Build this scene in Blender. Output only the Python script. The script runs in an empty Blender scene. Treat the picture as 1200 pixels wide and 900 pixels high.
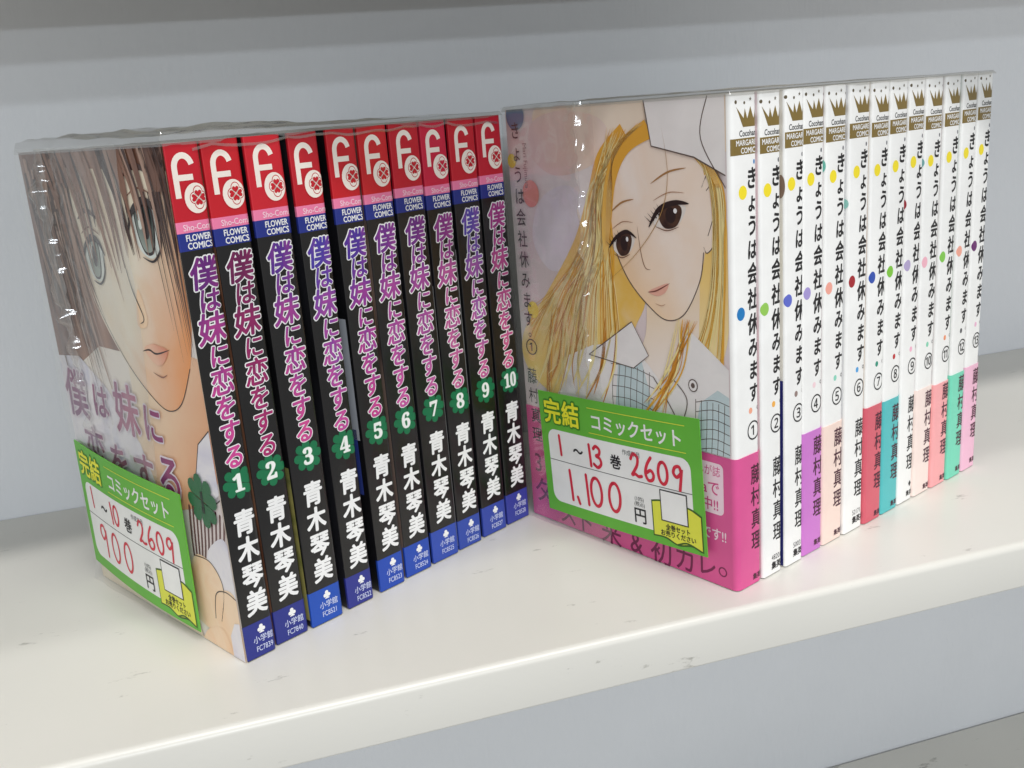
import bpy, bmesh, math, random
from mathutils import Vector, Matrix, noise
from mathutils.geometry import tessellate_polygon

MM = 0.001
PI = math.pi
SC = bpy.context.scene
COL = SC.collection
random.seed(7)

# ------------------------------------------------------------------ camera
CAM_POS = Vector((-46.34, -283.35, 177.22)) * MM
PITCH, ROLL, YAW = 0.2726, -0.0777, 0.2751
sy, cy, sp, cp = math.sin(YAW), math.cos(YAW), math.sin(PITCH), math.cos(PITCH)
F = Vector((sy * cp, cy * cp, -sp))
Rt = Vector((cy, -sy, 0))
Up = Rt.cross(F)
cr, sr = math.cos(ROLL), math.sin(ROLL)
R2, U2 = Rt * cr + Up * sr, -Rt * sr + Up * cr
cam = bpy.data.cameras.new('camera')
cam_ob = bpy.data.objects.new('camera', cam)
COL.objects.link(cam_ob)
M3 = Matrix((R2, U2, -F)).transposed()
cam_ob.matrix_world = Matrix.Translation(CAM_POS) @ M3.to_4x4()
cam.sensor_width = 36
cam.lens = 1165.0 / 1200 * 36
cam.clip_start = 0.01
cam.clip_end = 100
SC.camera = cam_ob

# ------------------------------------------------------------------ light
world = bpy.data.worlds.new('World')
SC.world = world
world.use_nodes = True
bg = world.node_tree.nodes['Background']
bg.inputs[0].default_value = (0.97, 0.97, 0.95, 1)
bg.inputs[1].default_value = 0.42

def area(name, loc, target, sx, sy_, watts, color):
    l = bpy.data.lights.new(name, 'AREA')
    l.shape = 'RECTANGLE'
    l.size, l.size_y = sx, sy_
    l.energy = watts
    l.color = color
    o = bpy.data.objects.new(name, l)
    COL.objects.link(o)
    o.location = loc
    d = Vector(target) - Vector(loc)
    o.rotation_euler = d.to_track_quat('-Z', 'Y').to_euler()
    return o

# two rows of shop ceiling tubes (their light is cut off by the shelf above) and a far row low in front
area('ceiling_tube_far', (0.25, -1.33, 2.2), (0.1, 0.1, 0.0), 1.6, 0.09, 40, (1.0, 0.985, 0.965))
area('ceiling_tube_near', (0.15, -0.62, 2.2), (0.1, 0.1, 0.0), 1.6, 0.08, 11, (1.0, 0.985, 0.965))
for row_y, watts in ((-6.75, 52), (-9.15, 92), (-13.2, 190)):
    area('ceiling_tube_row', (-0.2, row_y, 2.2), (0.1, 0.2, 0.1), 3.2, 0.10, watts, (0.86, 0.935, 1.0))

SC.view_settings.view_transform = 'Standard'
SC.view_settings.look = 'None'
SC.view_settings.exposure = -0.06
SC.view_settings.gamma = 1.0
SC.render.engine = 'CYCLES'
try:
    SC.cycles.max_bounces = 10
    SC.cycles.transparent_max_bounces = 24
    SC.cycles.use_denoising = True
    SC.cycles.caustics_reflective = True
except Exception:
    pass

# ------------------------------------------------------------------ materials
def lin(c):
    return tuple((x / 255 / 12.92) if x / 255 <= 0.04045 else ((x / 255 + 0.055) / 1.055) ** 2.4 for x in c)

MATS = {}
def mat(rgb, rough=0.38, spec=0.4, name=None, coat=0.0):
    """A printed or painted plain colour with the faint unevenness of ink on paper."""
    key = (tuple(rgb), rough, spec, coat)
    if key in MATS:
        return MATS[key]
    m = bpy.data.materials.new(name or 'ink_%d_%d_%d' % tuple(rgb))
    m.use_nodes = True
    nt = m.node_tree
    b = nt.nodes['Principled BSDF']
    c = lin(rgb)
    tc = nt.nodes.new('ShaderNodeTexCoord')
    nz = nt.nodes.new('ShaderNodeTexNoise')
    nz.inputs['Scale'].default_value = 90
    nz.inputs['Detail'].default_value = 4
    nt.links.new(tc.outputs['Object'], nz.inputs['Vector'])
    mx = nt.nodes.new('ShaderNodeMix')
    mx.data_type = 'RGBA'
    mx.inputs[6].default_value = (*[x * 0.90 for x in c], 1)
    mx.inputs[7].default_value = (*[min(1, x * 1.08 + 0.003) for x in c], 1)
    nt.links.new(nz.outputs['Fac'], mx.inputs[0])
    nt.links.new(mx.outputs[2], b.inputs['Base Color'])
    b.inputs['Roughness'].default_value = rough
    b.inputs['Specular IOR Level'].default_value = spec
    b.inputs['Coat Weight'].default_value = coat
    MATS[key] = m
    return m

def wash(name, cols, scale=30, rough=0.36, stretch=(1, 1, 1), distort=0.6):
    """Watercolour print: several colours bleeding into each other."""
    m = bpy.data.materials.new(name)
    m.use_nodes = True
    nt = m.node_tree
    b = nt.nodes['Principled BSDF']
    tc = nt.nodes.new('ShaderNodeTexCoord')
    mp = nt.nodes.new('ShaderNodeMapping')
    mp.inputs['Scale'].default_value = stretch
    nt.links.new(tc.outputs['Object'], mp.inputs['Vector'])
    nz = nt.nodes.new('ShaderNodeTexNoise')
    nz.inputs['Scale'].default_value = scale
    nz.inputs['Detail'].default_value = 5
    nz.inputs['Distortion'].default_value = distort
    nt.links.new(mp.outputs['Vector'], nz.inputs['Vector'])
    cr_ = nt.nodes.new('ShaderNodeValToRGB')
    e = cr_.color_ramp.elements
    n = len(cols)
    while len(e) < n:
        e.new(0.5)
    for i, c in enumerate(cols):
        e[i].position = 0.30 + 0.40 * i / max(1, n - 1)
        e[i].color = (*lin(c), 1)
    nt.links.new(nz.outputs['Fac'], cr_.inputs[0])
    nt.links.new(cr_.outputs[0], b.inputs['Base Color'])
    b.inputs['Roughness'].default_value = rough
    b.inputs['Specular IOR Level'].default_value = 0.4
    return m

def wash2(name, near, far, p0, p1, W=113.0, scale=30, rough=0.36, spread=0.5):
    """Watercolour print that runs from one colour to another between two points (a, z) of the cover."""
    m = wash(name, near, scale, rough)
    nt = m.node_tree
    N, L = nt.nodes, nt.links
    b = N['Principled BSDF']
    ramp = b.inputs['Base Color'].links[0].from_node
    nz = ramp.inputs[0].links[0].from_node
    da, dz = p1[0] - p0[0], p1[1] - p0[1]
    l2 = (da * da + dz * dz) * MM
    tc = N.new('ShaderNodeTexCoord')
    dp = N.new('ShaderNodeVectorMath')
    dp.operation = 'DOT_PRODUCT'
    dp.inputs[1].default_value = (0, -da / l2, dz / l2)
    L.new(tc.outputs['Object'], dp.inputs[0])
    ad = N.new('ShaderNodeMath')
    ad.operation = 'ADD'
    ad.inputs[1].default_value = ((W - p0[0]) * da - p0[1] * dz) * MM / l2 - spread / 2
    L.new(dp.outputs['Value'], ad.inputs[0])
    ml = N.new('ShaderNodeMath')
    ml.operation = 'MULTIPLY_ADD'
    ml.inputs[1].default_value = spread
    ml.use_clamp = True
    L.new(nz.outputs['Fac'], ml.inputs[0])
    L.new(ad.outputs[0], ml.inputs[2])
    mx = N.new('ShaderNodeMix')
    mx.data_type = 'RGBA'
    L.new(ml.outputs[0], mx.inputs[0])
    L.new(ramp.outputs[0], mx.inputs[6])
    mx.inputs[7].default_value = (*lin(far), 1)
    L.new(mx.outputs[2], b.inputs['Base Color'])
    return m

def under_film(m, amount=0.5):
    """Laminated jacket pressed against clear film: a wavy glossy coat."""
    nt = m.node_tree
    N, L = nt.nodes, nt.links
    b = N['Principled BSDF']
    b.inputs['Coat Weight'].default_value = amount
    b.inputs['Coat Roughness'].default_value = 0.12
    tc = N.new('ShaderNodeTexCoord')
    mp = N.new('ShaderNodeMapping')
    mp.inputs['Scale'].default_value = (1, 1, 0.35)
    nz = N.new('ShaderNodeTexNoise')
    nz.inputs['Scale'].default_value = 70
    nz.inputs['Detail'].default_value = 3
    nz.inputs['Distortion'].default_value = 1.2
    bp = N.new('ShaderNodeBump')
    bp.inputs['Strength'].default_value = 0.55
    bp.inputs['Distance'].default_value = 0.0015
    L.new(tc.outputs['Object'], mp.inputs[0])
    L.new(mp.outputs[0], nz.inputs['Vector'])
    L.new(nz.outputs['Fac'], bp.inputs['Height'])
    L.new(bp.outputs[0], b.inputs['Coat Normal'])
    return m

def painted(name, rgb, rough, bump, dirt=0.0, streak=False):
    """Painted sheet metal or laminate: fine orange peel, faint mottling and grime specks."""
    m = bpy.data.materials.new(name)
    m.use_nodes = True
    nt = m.node_tree
    N, L = nt.nodes, nt.links
    b = N['Principled BSDF']
    c = lin(rgb)
    tc = N.new('ShaderNodeTexCoord')
    n1 = N.new('ShaderNodeTexNoise')
    n1.inputs['Scale'].default_value = 9
    n1.inputs['Detail'].default_value = 6
    L.new(tc.outputs['Object'], n1.inputs['Vector'])
    mx = N.new('ShaderNodeMix')
    mx.data_type = 'RGBA'
    mx.inputs[6].default_value = (*[x * 0.93 for x in c], 1)
    mx.inputs[7].default_value = (*[min(1, x * 1.05) for x in c], 1)
    L.new(n1.outputs['Fac'], mx.inputs[0])
    out = mx.outputs[2]
    if dirt > 0:
        # short scuffs lying along the board
        mp = N.new('ShaderNodeMapping')
        mp.inputs['Scale'].default_value = (22, 60, 60)
        mp.inputs['Rotation'].default_value = (0, 0, 0.25)
        L.new(tc.outputs['Object'], mp.inputs['Vector'])
        n2 = N.new('ShaderNodeTexNoise')
        n2.inputs['Scale'].default_value = 1.6
        n2.inputs['Detail'].default_value = 8
        n2.inputs['Roughness'].default_value = 0.68
        L.new(mp.outputs['Vector'], n2.inputs['Vector'])
        r2 = N.new('ShaderNodeValToRGB')
        r2.color_ramp.elements[0].position = 0.635
        r2.color_ramp.elements[0].color = (0, 0, 0, 1)
        r2.color_ramp.elements[1].position = 0.685
        r2.color_ramp.elements[1].color = (1, 1, 1, 1)
        L.new(n2.outputs['Fac'], r2.inputs[0])
        mul = N.new('ShaderNodeMath')
        mul.operation = 'MULTIPLY'
        mul.inputs[1].default_value = dirt
        L.new(r2.outputs[0], mul.inputs[0])
        m2 = N.new('ShaderNodeMix')
        m2.data_type = 'RGBA'
        L.new(mul.outputs[0], m2.inputs[0])
        L.new(out, m2.inputs[6])
        m2.inputs[7].default_value = (0.16, 0.15, 0.12, 1)
        out = m2.outputs[2]
    L.new(out, b.inputs['Base Color'])
    b.inputs['Roughness'].default_value = rough
    b.inputs['Specular IOR Level'].default_value = 0.45
    n3 = N.new('ShaderNodeTexNoise')
    n3.inputs['Scale'].default_value = 420
    n3.inputs['Detail'].default_value = 3
    if streak:
        mp3 = N.new('ShaderNodeMapping')
        mp3.inputs['Scale'].default_value = (1.3, 1, 0.25)
        L.new(tc.outputs['Object'], mp3.inputs['Vector'])
        L.new(mp3.outputs['Vector'], n3.inputs['Vector'])
    else:
        L.new(tc.outputs['Object'], n3.inputs['Vector'])
    bp = N.new('ShaderNodeBump')
    bp.inputs['Strength'].default_value = bump
    bp.inputs['Distance'].default_value = 0.0006
    L.new(n3.outputs['Fac'], bp.inputs['Height'])
    L.new(bp.outputs[0], b.inputs['Normal'])
    return m

def film_material(name='clear_film', haze=0.07, shine=0.055, tint=0.985):
    m = bpy.data.materials.new(name)
    m.use_nodes = True
    nt = m.node_tree
    N, L = nt.nodes, nt.links
    N.remove(N['Principled BSDF'])
    out = N['Material Output']
    tr = N.new('ShaderNodeBsdfTransparent')
    tr.inputs[0].default_value = (tint, tint, tint * 0.99, 1)
    gl = N.new('ShaderNodeBsdfGlossy')
    gl.inputs['Color'].default_value = (1, 1, 1, 1)
    gl.inputs['Roughness'].default_value = 0.10
    df = N.new('ShaderNodeBsdfDiffuse')
    df.inputs[0].default_value = (0.75, 0.75, 0.73, 1)
    fr = N.new('ShaderNodeLayerWeight')
    fr.inputs[0].default_value = 0.5
    pw = N.new('ShaderNodeMath')
    pw.operation = 'POWER'
    pw.inputs[1].default_value = 3.6
    L.new(fr.outputs['Facing'], pw.inputs[0])
    mu = N.new('ShaderNodeMath')
    mu.operation = 'MULTIPLY_ADD'
    mu.inputs[1].default_value = 0.62
    mu.inputs[2].default_value = shine
    mu.use_clamp = True
    L.new(pw.outputs[0], mu.inputs[0])
    m0 = N.new('ShaderNodeMixShader')
    m0.inputs[0].default_value = haze
    L.new(tr.outputs[0], m0.inputs[1])
    L.new(df.outputs[0], m0.inputs[2])
    m1 = N.new('ShaderNodeMixShader')
    L.new(mu.outputs[0], m1.inputs[0])
    L.new(m0.outputs[0], m1.inputs[1])
    L.new(gl.outputs[0], m1.inputs[2])
    L.new(m1.outputs[0], out.inputs[0])
    return m

def title_ink(name, top, bottom):
    """Purple to pink brush lettering with pale dry-brush breaks."""
    m = bpy.data.materials.new(name)
    m.use_nodes = True
    nt = m.node_tree
    N, L = nt.nodes, nt.links
    b = N['Principled BSDF']
    tc = N.new('ShaderNodeTexCoord')
    sx = N.new('ShaderNodeSeparateXYZ')
    L.new(tc.outputs['Object'], sx.inputs[0])
    mr = N.new('ShaderNodeMapRange')
    mr.inputs[1].default_value = 0.070
    mr.inputs[2].default_value = 0.140
    L.new(sx.outputs[2], mr.inputs[0])
    nz = N.new('ShaderNodeTexNoise')
    nz.inputs['Scale'].default_value = 160
    nz.inputs['Detail'].default_value = 5
    mp = N.new('ShaderNodeMapping')
    mp.inputs['Scale'].default_value = (1.6, 1, 0.5)
    mp.inputs['Rotation'].default_value = (0, 0.5, 0)
    L.new(tc.outputs['Object'], mp.inputs[0])
    L.new(mp.outputs[0], nz.inputs['Vector'])
    ad = N.new('ShaderNodeMath')
    ad.operation = 'MULTIPLY_ADD'
    ad.inputs[1].default_value = 1.3
    ad.inputs[2].default_value = -0.65
    L.new(nz.outputs['Fac'], ad.inputs[0])
    sm = N.new('ShaderNodeMath')
    sm.operation = 'ADD'
    sm.use_clamp = True
    L.new(mr.outputs[0], sm.inputs[0])
    L.new(ad.outputs[0], sm.inputs[1])
    mx = N.new('ShaderNodeMix')
    mx.data_type = 'RGBA'
    mx.inputs[6].default_value = (*lin(bottom), 1)
    mx.inputs[7].default_value = (*lin(top), 1)
    L.new(sm.outputs[0], mx.inputs[0])
    L.new(mx.outputs[2], b.inputs['Base Color'])
    b.inputs['Roughness'].default_value = 0.35
    return m

PAPER = mat((236, 230, 214), 0.8, 0.2, 'page_paper')
WHITE = mat((238, 238, 238), 0.33)
BLACK = mat((24, 23, 25), 0.30, 0.5)
INK = mat((28, 26, 28), 0.45)
SPINE_BLACK = under_film(mat((15, 14, 16), 0.30, 0.45), 0.35)
SPINE_WHITE = under_film(mat((247, 246, 244), 0.34), 0.3)
FILM = film_material(haze=0.07, shine=0.07)
FILM_FOLD = film_material('clear_film_doubled', 0.06, 0.20, 0.82)

# ------------------------------------------------------------------ tagging
def tag(o, label, cat, group=None):
    o['label'] = label
    o['category'] = cat
    if group:
        o['group'] = group

def link(name, me, parent=None):
    o = bpy.data.objects.new(name, me)
    COL.objects.link(o)
    if parent is not None:
        o.parent = parent
    return o

def empty(name, loc_mm, rz):
    o = bpy.data.objects.new(name, None)
    o.empty_display_size = 0.01
    COL.objects.link(o)
    o.location = Vector(loc_mm) * MM
    o.rotation_euler = (0, 0, rz)
    return o

def mesh_from_bm(name, bm, mats, smooth=False, sharp=True):
    if sharp:
        bm.normal_update()
        for e in bm.edges:
            if len(e.link_faces) == 2 and e.calc_face_angle(0) > 0.6:
                e.smooth = False
    me = bpy.data.meshes.new(name)
    bm.to_mesh(me)
    bm.free()
    for m in mats:
        me.materials.append(m)
    if smooth:
        for p in me.polygons:
            p.use_smooth = True
    return me

# ------------------------------------------------------------------ flat artwork toolkit (2-D in mm, printed on to a surface)
GLYPHS = {}
def glyph(s, off=0.0):
    key = (s, round(off, 4))
    if key in GLYPHS:
        return GLYPHS[key]
    c = bpy.data.curves.new('g', 'FONT')
    c.body = s
    c.size = 1
    c.resolution_u = 3
    c.align_x = 'CENTER'
    c.offset = off
    c.fill_mode = 'FRONT'
    o = bpy.data.objects.new('g', c)
    COL.objects.link(o)
    dg = bpy.context.evaluated_depsgraph_get()
    me = bpy.data.meshes.new_from_object(o.evaluated_get(dg))
    vs = [(v.co.x, v.co.y - 0.37) for v in me.vertices]
    fs = [tuple(p.vertices) for p in me.polygons]
    bpy.data.objects.remove(o)
    bpy.data.curves.remove(c)
    bpy.data.meshes.remove(me)
    GLYPHS[key] = (vs, fs)
    return GLYPHS[key]

def crom(pts, n=8, closed=False):
    """Smooth curve through points."""
    out = []
    P = list(pts)
    k = len(P)
    rng = range(k) if closed else range(k - 1)
    for i in rng:
        p0 = P[(i - 1) % k] if closed or i > 0 else P[i]
        p1, p2 = P[i], P[(i + 1) % k]
        p3 = P[(i + 2) % k] if closed or i + 2 < k else p2
        for j in range(n):
            t = j / n
            out.append(tuple(0.5 * (2 * b + (c - a) * t + (2 * a - 5 * b + 4 * c - d) * t * t + (3 * b - a - 3 * c + d) * t ** 3)
                             for a, b, c, d in zip(p0, p1, p2, p3)))
    if not closed:
        out.append(tuple(P[-1]))
    return out

class Art:
    def __init__(self):
        self.items = []          # (verts, faces, material, level)
        self.step = 0.045
    def add(self, vs, fs, m, lv):
        self.items.append((vs, fs, m, lv))
    def poly(self, pts, m, lv):
        if len(pts) < 3:
            return
        tris = tessellate_polygon([[Vector((p[0], p[1], 0)) for p in pts]])
        self.add([tuple(p) for p in pts], [tuple(t) for t in tris], m, lv)
    def blob(self, pts, m, lv, n=8):
        self.poly(crom(pts, n, True), m, lv)
    def rect(self, x0, y0, x1, y1, m, lv, r=0):
        if r <= 0:
            return self.add([(x0, y0), (x1, y0), (x1, y1), (x0, y1)], [(0, 1, 2, 3)], m, lv)
        pts = []
        for cx, cy_, a0 in ((x1 - r, y0 + r, -90), (x1 - r, y1 - r, 0), (x0 + r, y1 - r, 90), (x0 + r, y0 + r, 180)):
            for k in range(7):
                a = math.radians(a0 + 15 * k)
                pts.append((cx + r * math.cos(a), cy_ + r * math.sin(a)))
        self.poly(pts, m, lv)
    def disc(self, cx, cy_, rx, ry, m, lv, n=28, rot=0):
        pts = []
        for k in range(n):
            a = 2 * PI * k / n
            x, y = rx * math.cos(a), ry * math.sin(a)
            pts.append((cx + x * math.cos(rot) - y * math.sin(rot), cy_ + x * math.sin(rot) + y * math.cos(rot)))
        self.poly(pts, m, lv)
    def stroke(self, pts, w, m, lv, w1=None, smooth=True, n=8, taper=None, caps=True):
        """Ribbon along a line; taper 'both' thins both ends, 'end' the far end."""
        P = crom(pts, n) if smooth and len(pts) > 2 else list(pts)
        k = len(P)
        L_, R_ = [], []
        for i, p in enumerate(P):
            a, b = P[max(0, i - 1)], P[min(k - 1, i + 1)]
            dx, dy = b[0] - a[0], b[1] - a[1]
            d = math.hypot(dx, dy) or 1
            t = i / max(1, k - 1)
            ww = w if w1 is None else w + (w1 - w) * t
            if taper == 'both':
                ww *= max(0.08, math.sin(PI * t) ** 0.7)
            elif taper == 'end':
                ww *= max(0.08, 1 - t ** 1.5)
            nx, ny = -dy / d * ww / 2, dx / d * ww / 2
            L_.append((p[0] + nx, p[1] + ny))
            R_.append((p[0] - nx, p[1] - ny))
        vs = L_ + R_
        fs = [(i, i + 1, k + i + 1, k + i) for i in range(k - 1)]
        if caps and taper is None:
            for idx, ww in ((0, w), (k - 1, w if w1 is None else w1)):
                b0 = len(vs)
                for j in range(12):
                    a = 2 * PI * j / 12
                    vs.append((P[idx][0] + ww / 2 * math.cos(a), P[idx][1] + ww / 2 * math.sin(a)))
                fs.append(tuple(range(b0, b0 + 12)))
        self.add(vs, fs, m, lv)
    def text(self, s, cx, cy_, size, m, lv, sx=1.0, off=0.0, shear=0.0, rot=0.0, align='C'):
        vs, fs = glyph(s, 0.0)
        if not vs:
            return
        if off > 0:
            # heavier lettering: copies of the glyph spread round a small circle, each a hair above the last
            n = 16 if off > 0.05 else 6
            for k in range(n):
                a = 2 * PI * k / n
                self.text(s, cx + off * size * math.cos(a), cy_ + off * size * math.sin(a), size, m, lv + 0.06 * (k + 1) * (0.5 if n > 8 else 1), sx, 0.0, shear, rot, align)
            return
        sh = 0
        if align == 'L':
            sh = -min(v[0] for v in vs)
        elif align == 'R':
            sh = -max(v[0] for v in vs)
        out = []
        for x, y in vs:
            x += sh
            x2 = (x + shear * y) * size * sx
            y2 = y * size
            out.append((cx + x2 * math.cos(rot) - y2 * math.sin(rot), cy_ + x2 * math.sin(rot) + y2 * math.cos(rot)))
        self.add(out, fs, m, lv)
    def heart(self, cx, cy_, r, rot, m, lv):
        pts = []
        for k in range(24):
            t = 2 * PI * k / 24
            x = 16 * math.sin(t) ** 3 / 17
            y = (13 * math.cos(t) - 5 * math.cos(2 * t) - 2 * math.cos(3 * t) - math.cos(4 * t)) / 17 + 0.95
            x, y = x * r * 0.60, y * r * 0.60
            pts.append((cx + x * math.cos(rot) - y * math.sin(rot), cy_ + x * math.sin(rot) + y * math.cos(rot)))
        self.poly(pts, m, lv)
    def build(self, name, mapper, base=0.10, cuts=None, clip=None, parent=None):
        """mapper(u, v, height) -> point in mm; cuts = u values where faces are split to follow a bend."""
        bm = bmesh.new()
        mats, verts_uvh = [], []
        for vs, fs, m, lv in self.items:
            if m not in mats:
                mats.append(m)
            mi = mats.index(m)
            h = base + lv * self.step
            bv = [bm.verts.new((x, y, h)) for x, y in vs]
            for f in fs:
                if len(set(f)) < 3:
                    continue
                try:
                    fc = bm.faces.new([bv[i] for i in f])
                    fc.material_index = mi
                except ValueError:
                    pass
        for c in cuts or []:
            bmesh.ops.bisect_plane(bm, geom=bm.verts[:] + bm.edges[:] + bm.faces[:], plane_co=(c, 0, 0), plane_no=(1, 0, 0), dist=1e-5)
        if clip:
            for c, no, axis in clip:
                co = (c, 0, 0) if axis == 0 else (0, c, 0)
                nn = (no, 0, 0) if axis == 0 else (0, no, 0)
                bmesh.ops.bisect_plane(bm, geom=bm.verts[:] + bm.edges[:] + bm.faces[:], plane_co=co, plane_no=nn, dist=1e-5, clear_outer=True)
        loose = [v for v in bm.verts if not v.link_faces]
        bmesh.ops.delete(bm, geom=loose, context='VERTS')
        for f in bm.faces:
            f.normal_update()
            if f.normal.z < 0:
                f.normal_flip()
        for v in bm.verts:
            v.co = Vector(mapper(v.co.x, v.co.y, v.co.z)) * MM
        me = mesh_from_bm(name, bm, mats)
        return link(name, me, parent)

# ------------------------------------------------------------------ the setting: shelf boards and the panel behind
DEPTH = 227.08
X0, X1 = -900.0, 1300.0
PAINT = painted('cream_shelf_paint', (221, 219, 212), 0.30, 0.06, dirt=0.5)
WALLP = painted('grey_back_panel', (221, 223, 227), 0.6, 0.35, streak=True)

def structure(name, bm, m, smooth=False):
    o = link(name, mesh_from_bm(name, bm, [m], smooth))
    o['kind'] = 'structure'
    return o

def shelf_board(z_top, lip=18.9, d=DEPTH - 0.6, m=PAINT):
    """Folded sheet-metal board: flat top, rounded front edge, front lip returned underneath."""
    prof = []
    r = 2.6
    prof.append((d, z_top))
    for k in range(9):
        a = PI / 2 + (PI / 2) * k / 8
        prof.append((r + r * math.cos(a), z_top - r + r * math.sin(a)))
    r2 = 1.0
    for k in range(5):
        a = PI + (PI / 2) * k / 4
        prof.append((r2 + r2 * math.cos(a), z_top - lip + r2 + r2 * math.sin(a)))
    prof += [(22, z_top - lip), (22, z_top - lip + 1.2), (3, z_top - lip + 1.2), (3, z_top - 3.2), (d, z_top - 3.2)]
    bm = bmesh.new()
    a = [bm.verts.new(Vector((X0, y, z)) * MM) for y, z in prof]
    b = [bm.verts.new(Vector((X1, y, z)) * MM) for y, z in prof]
    n = len(prof)
    for i in range(n):
        j = (i + 1) % n
        f = bm.faces.new((a[i], b[i], b[j], a[j]))
        f.smooth = 1 <= i <= 14
    bm.faces.new(a)
    bm.faces.new(list(reversed(b)))
    bmesh.ops.recalc_face_normals(bm, faces=bm.faces)
    return bm

structure('shelf', shelf_board(0.0), PAINT)
structure('shelf', shelf_board(-278.0, d=DEPTH - 1.8), PAINT)
structure('shelf', shelf_board(278.0), PAINT)

def box_bm(x0, x1, y0, y1, z0, z1, bev=0):
    bm = bmesh.new()
    bmesh.ops.create_cube(bm, size=1)
    for v in bm.verts:
        v.co = Vector(((x0 + x1) / 2 + v.co.x * (x1 - x0), (y0 + y1) / 2 + v.co.y * (y1 - y0), (z0 + z1) / 2 + v.co.z * (z1 - z0))) * MM
    if bev:
        bmesh.ops.bevel(bm, geom=bm.edges[:], offset=bev * MM, segments=2, affect='EDGES')
    return bm

structure('back_panel', box_bm(X0, X1, DEPTH, DEPTH + 12, -420, 480), WALLP)

# ------------------------------------------------------------------ books
def profile(t, W, rl, rr, grow=0.0):
    """Outline of a jacket seen from above: front cover edge -> spine -> back cover edge. Returns points and the segment kind."""
    pts = [(-grow, W)]
    for k in range(7):
        a = PI + (PI / 2) * k / 6
        pts.append((rl + (rl + grow) * math.cos(a), rl + (rl + grow) * math.sin(a)))
    for k in range(9):
        a = 1.5 * PI + (PI / 2) * k / 8
        pts.append((t - rr + (rr + grow) * math.cos(a), rr + (rr + grow) * math.sin(a)))
    pts.append((t + grow, W))
    return pts

def jacket_bm(t, W, rl, rr, z0, z1, outer, inner):
    bm = bmesh.new()
    po, pi_ = profile(t, W, rl, rr, outer), profile(t, W, rl, rr, inner)
    n = len(po)
    V = {}
    for nm, P in (('o', po), ('i', pi_)):
        for zi, z in enumerate((z0, z1)):
            for k, p in enumerate(P):
                V[nm, zi, k] = bm.verts.new(Vector((p[0], p[1], z)) * MM)
    for k in range(n - 1):
        mi = 0 if k == 0 else (2 if k == n - 2 else 1)
        f = bm.faces.new((V['o', 0, k], V['o', 0, k + 1], V['o', 1, k + 1], V['o', 1, k]))
        f.material_index = mi
        f.smooth = 0 < k < n - 2
        g = bm.faces.new((V['i', 0, k + 1], V['i', 0, k], V['i', 1, k], V['i', 1, k + 1]))
        g.material_index = 3
        for zi in (0, 1):
            q = (V['o', zi, k], V['i', zi, k], V['i', zi, k + 1], V['o', zi, k + 1])
            f = bm.faces.new(q if zi == 0 else tuple(reversed(q)))
            f.material_index = mi
    for k in (0, n - 1):
        f = bm.faces.new((V['o', 0, k], V['o', 1, k], V['i', 1, k], V['i', 0, k]))
        f.material_index = 0 if k == 0 else 2
    bmesh.ops.recalc_face_normals(bm, faces=bm.faces)
    return bm

def spine_mapper(t, rl, rr):
    qa, qb = rl, t - rr
    end = qb + rr * PI / 2
    def mp(q, z, h):
        if q < qa:
            a = min((qa - q) / rl, PI / 2) if rl > 0 else 0
            rest = max(0.0, (qa - q) - rl * PI / 2)
            return (rl - (rl + h) * math.sin(a), rl - (rl + h) * math.cos(a) + rest, z)
        if q <= qb:
            return (q, -h, z)
        if q <= end:
            a = (q - qb) / rr
            return (qb + (rr + h) * math.sin(a), rr - (rr + h) * math.cos(a), z)
        return (t + h, rr + (q - end), z)
    cuts = [qa - rl * PI / 2 * k / 5 for k in range(6)] + [qb + rr * PI / 2 * k / 8 for k in range(9)]
    return mp, cuts, [(end + 1.0, 1, 0)]

def cover_mapper(W):
    return lambda a, z, h: (-h, W - a, z)

def page_block(t, W, H, parent):
    """Pages with slightly wavy fore edge lines."""
    bm = bmesh.new()
    n = 16
    x0, x1 = 0.45, t - 0.45
    cols = []
    for k in range(n + 1):
        x = x0 + (x1 - x0) * k / n
        w = W - 0.9 - (0.25 if k % 2 else 0)
        zt = H - 0.5 - (0.18 if k % 2 else 0)
        cols.append([bm.verts.new(Vector((x, y, z)) * MM) for y, z in ((1.6, 0.03), (w, 0.03), (w, zt), (1.6, zt))])
    for k in range(n):
        for i in range(4):
            j = (i + 1) % 4
            bm.faces.new((cols[k][i], cols[k][j], cols[k + 1][j], cols[k + 1][i]))
    bm.faces.new(cols[0])
    bm.faces.new(list(reversed(cols[-1])))
    bmesh.ops.recalc_face_normals(bm, faces=bm.faces)
    return link('page_block', mesh_from_bm('page_block', bm, [PAPER]), parent)

# ---- frames of the two rows (solved from the photograph; spine corner of book one, direction of the row, turn of each book)
L_ORG, L_ROW, L_YAW = Vector((-57.555, 36.617)), math.radians(31.25), math.radians(119.08 - 90)
R_ORG, R_ROW, R_YAW = Vector((117.261, 11.68)), math.radians(21.37), math.radians(112.92 - 90)
WL, HL, WR, HR = 113.0, 174.0, 113.0, 175.6

def row_point(org, ang, s, n=0.0):
    return (org.x + s * math.cos(ang) - n * math.sin(ang), org.y + s * math.sin(ang) + n * math.cos(ang), 0.0)

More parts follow.
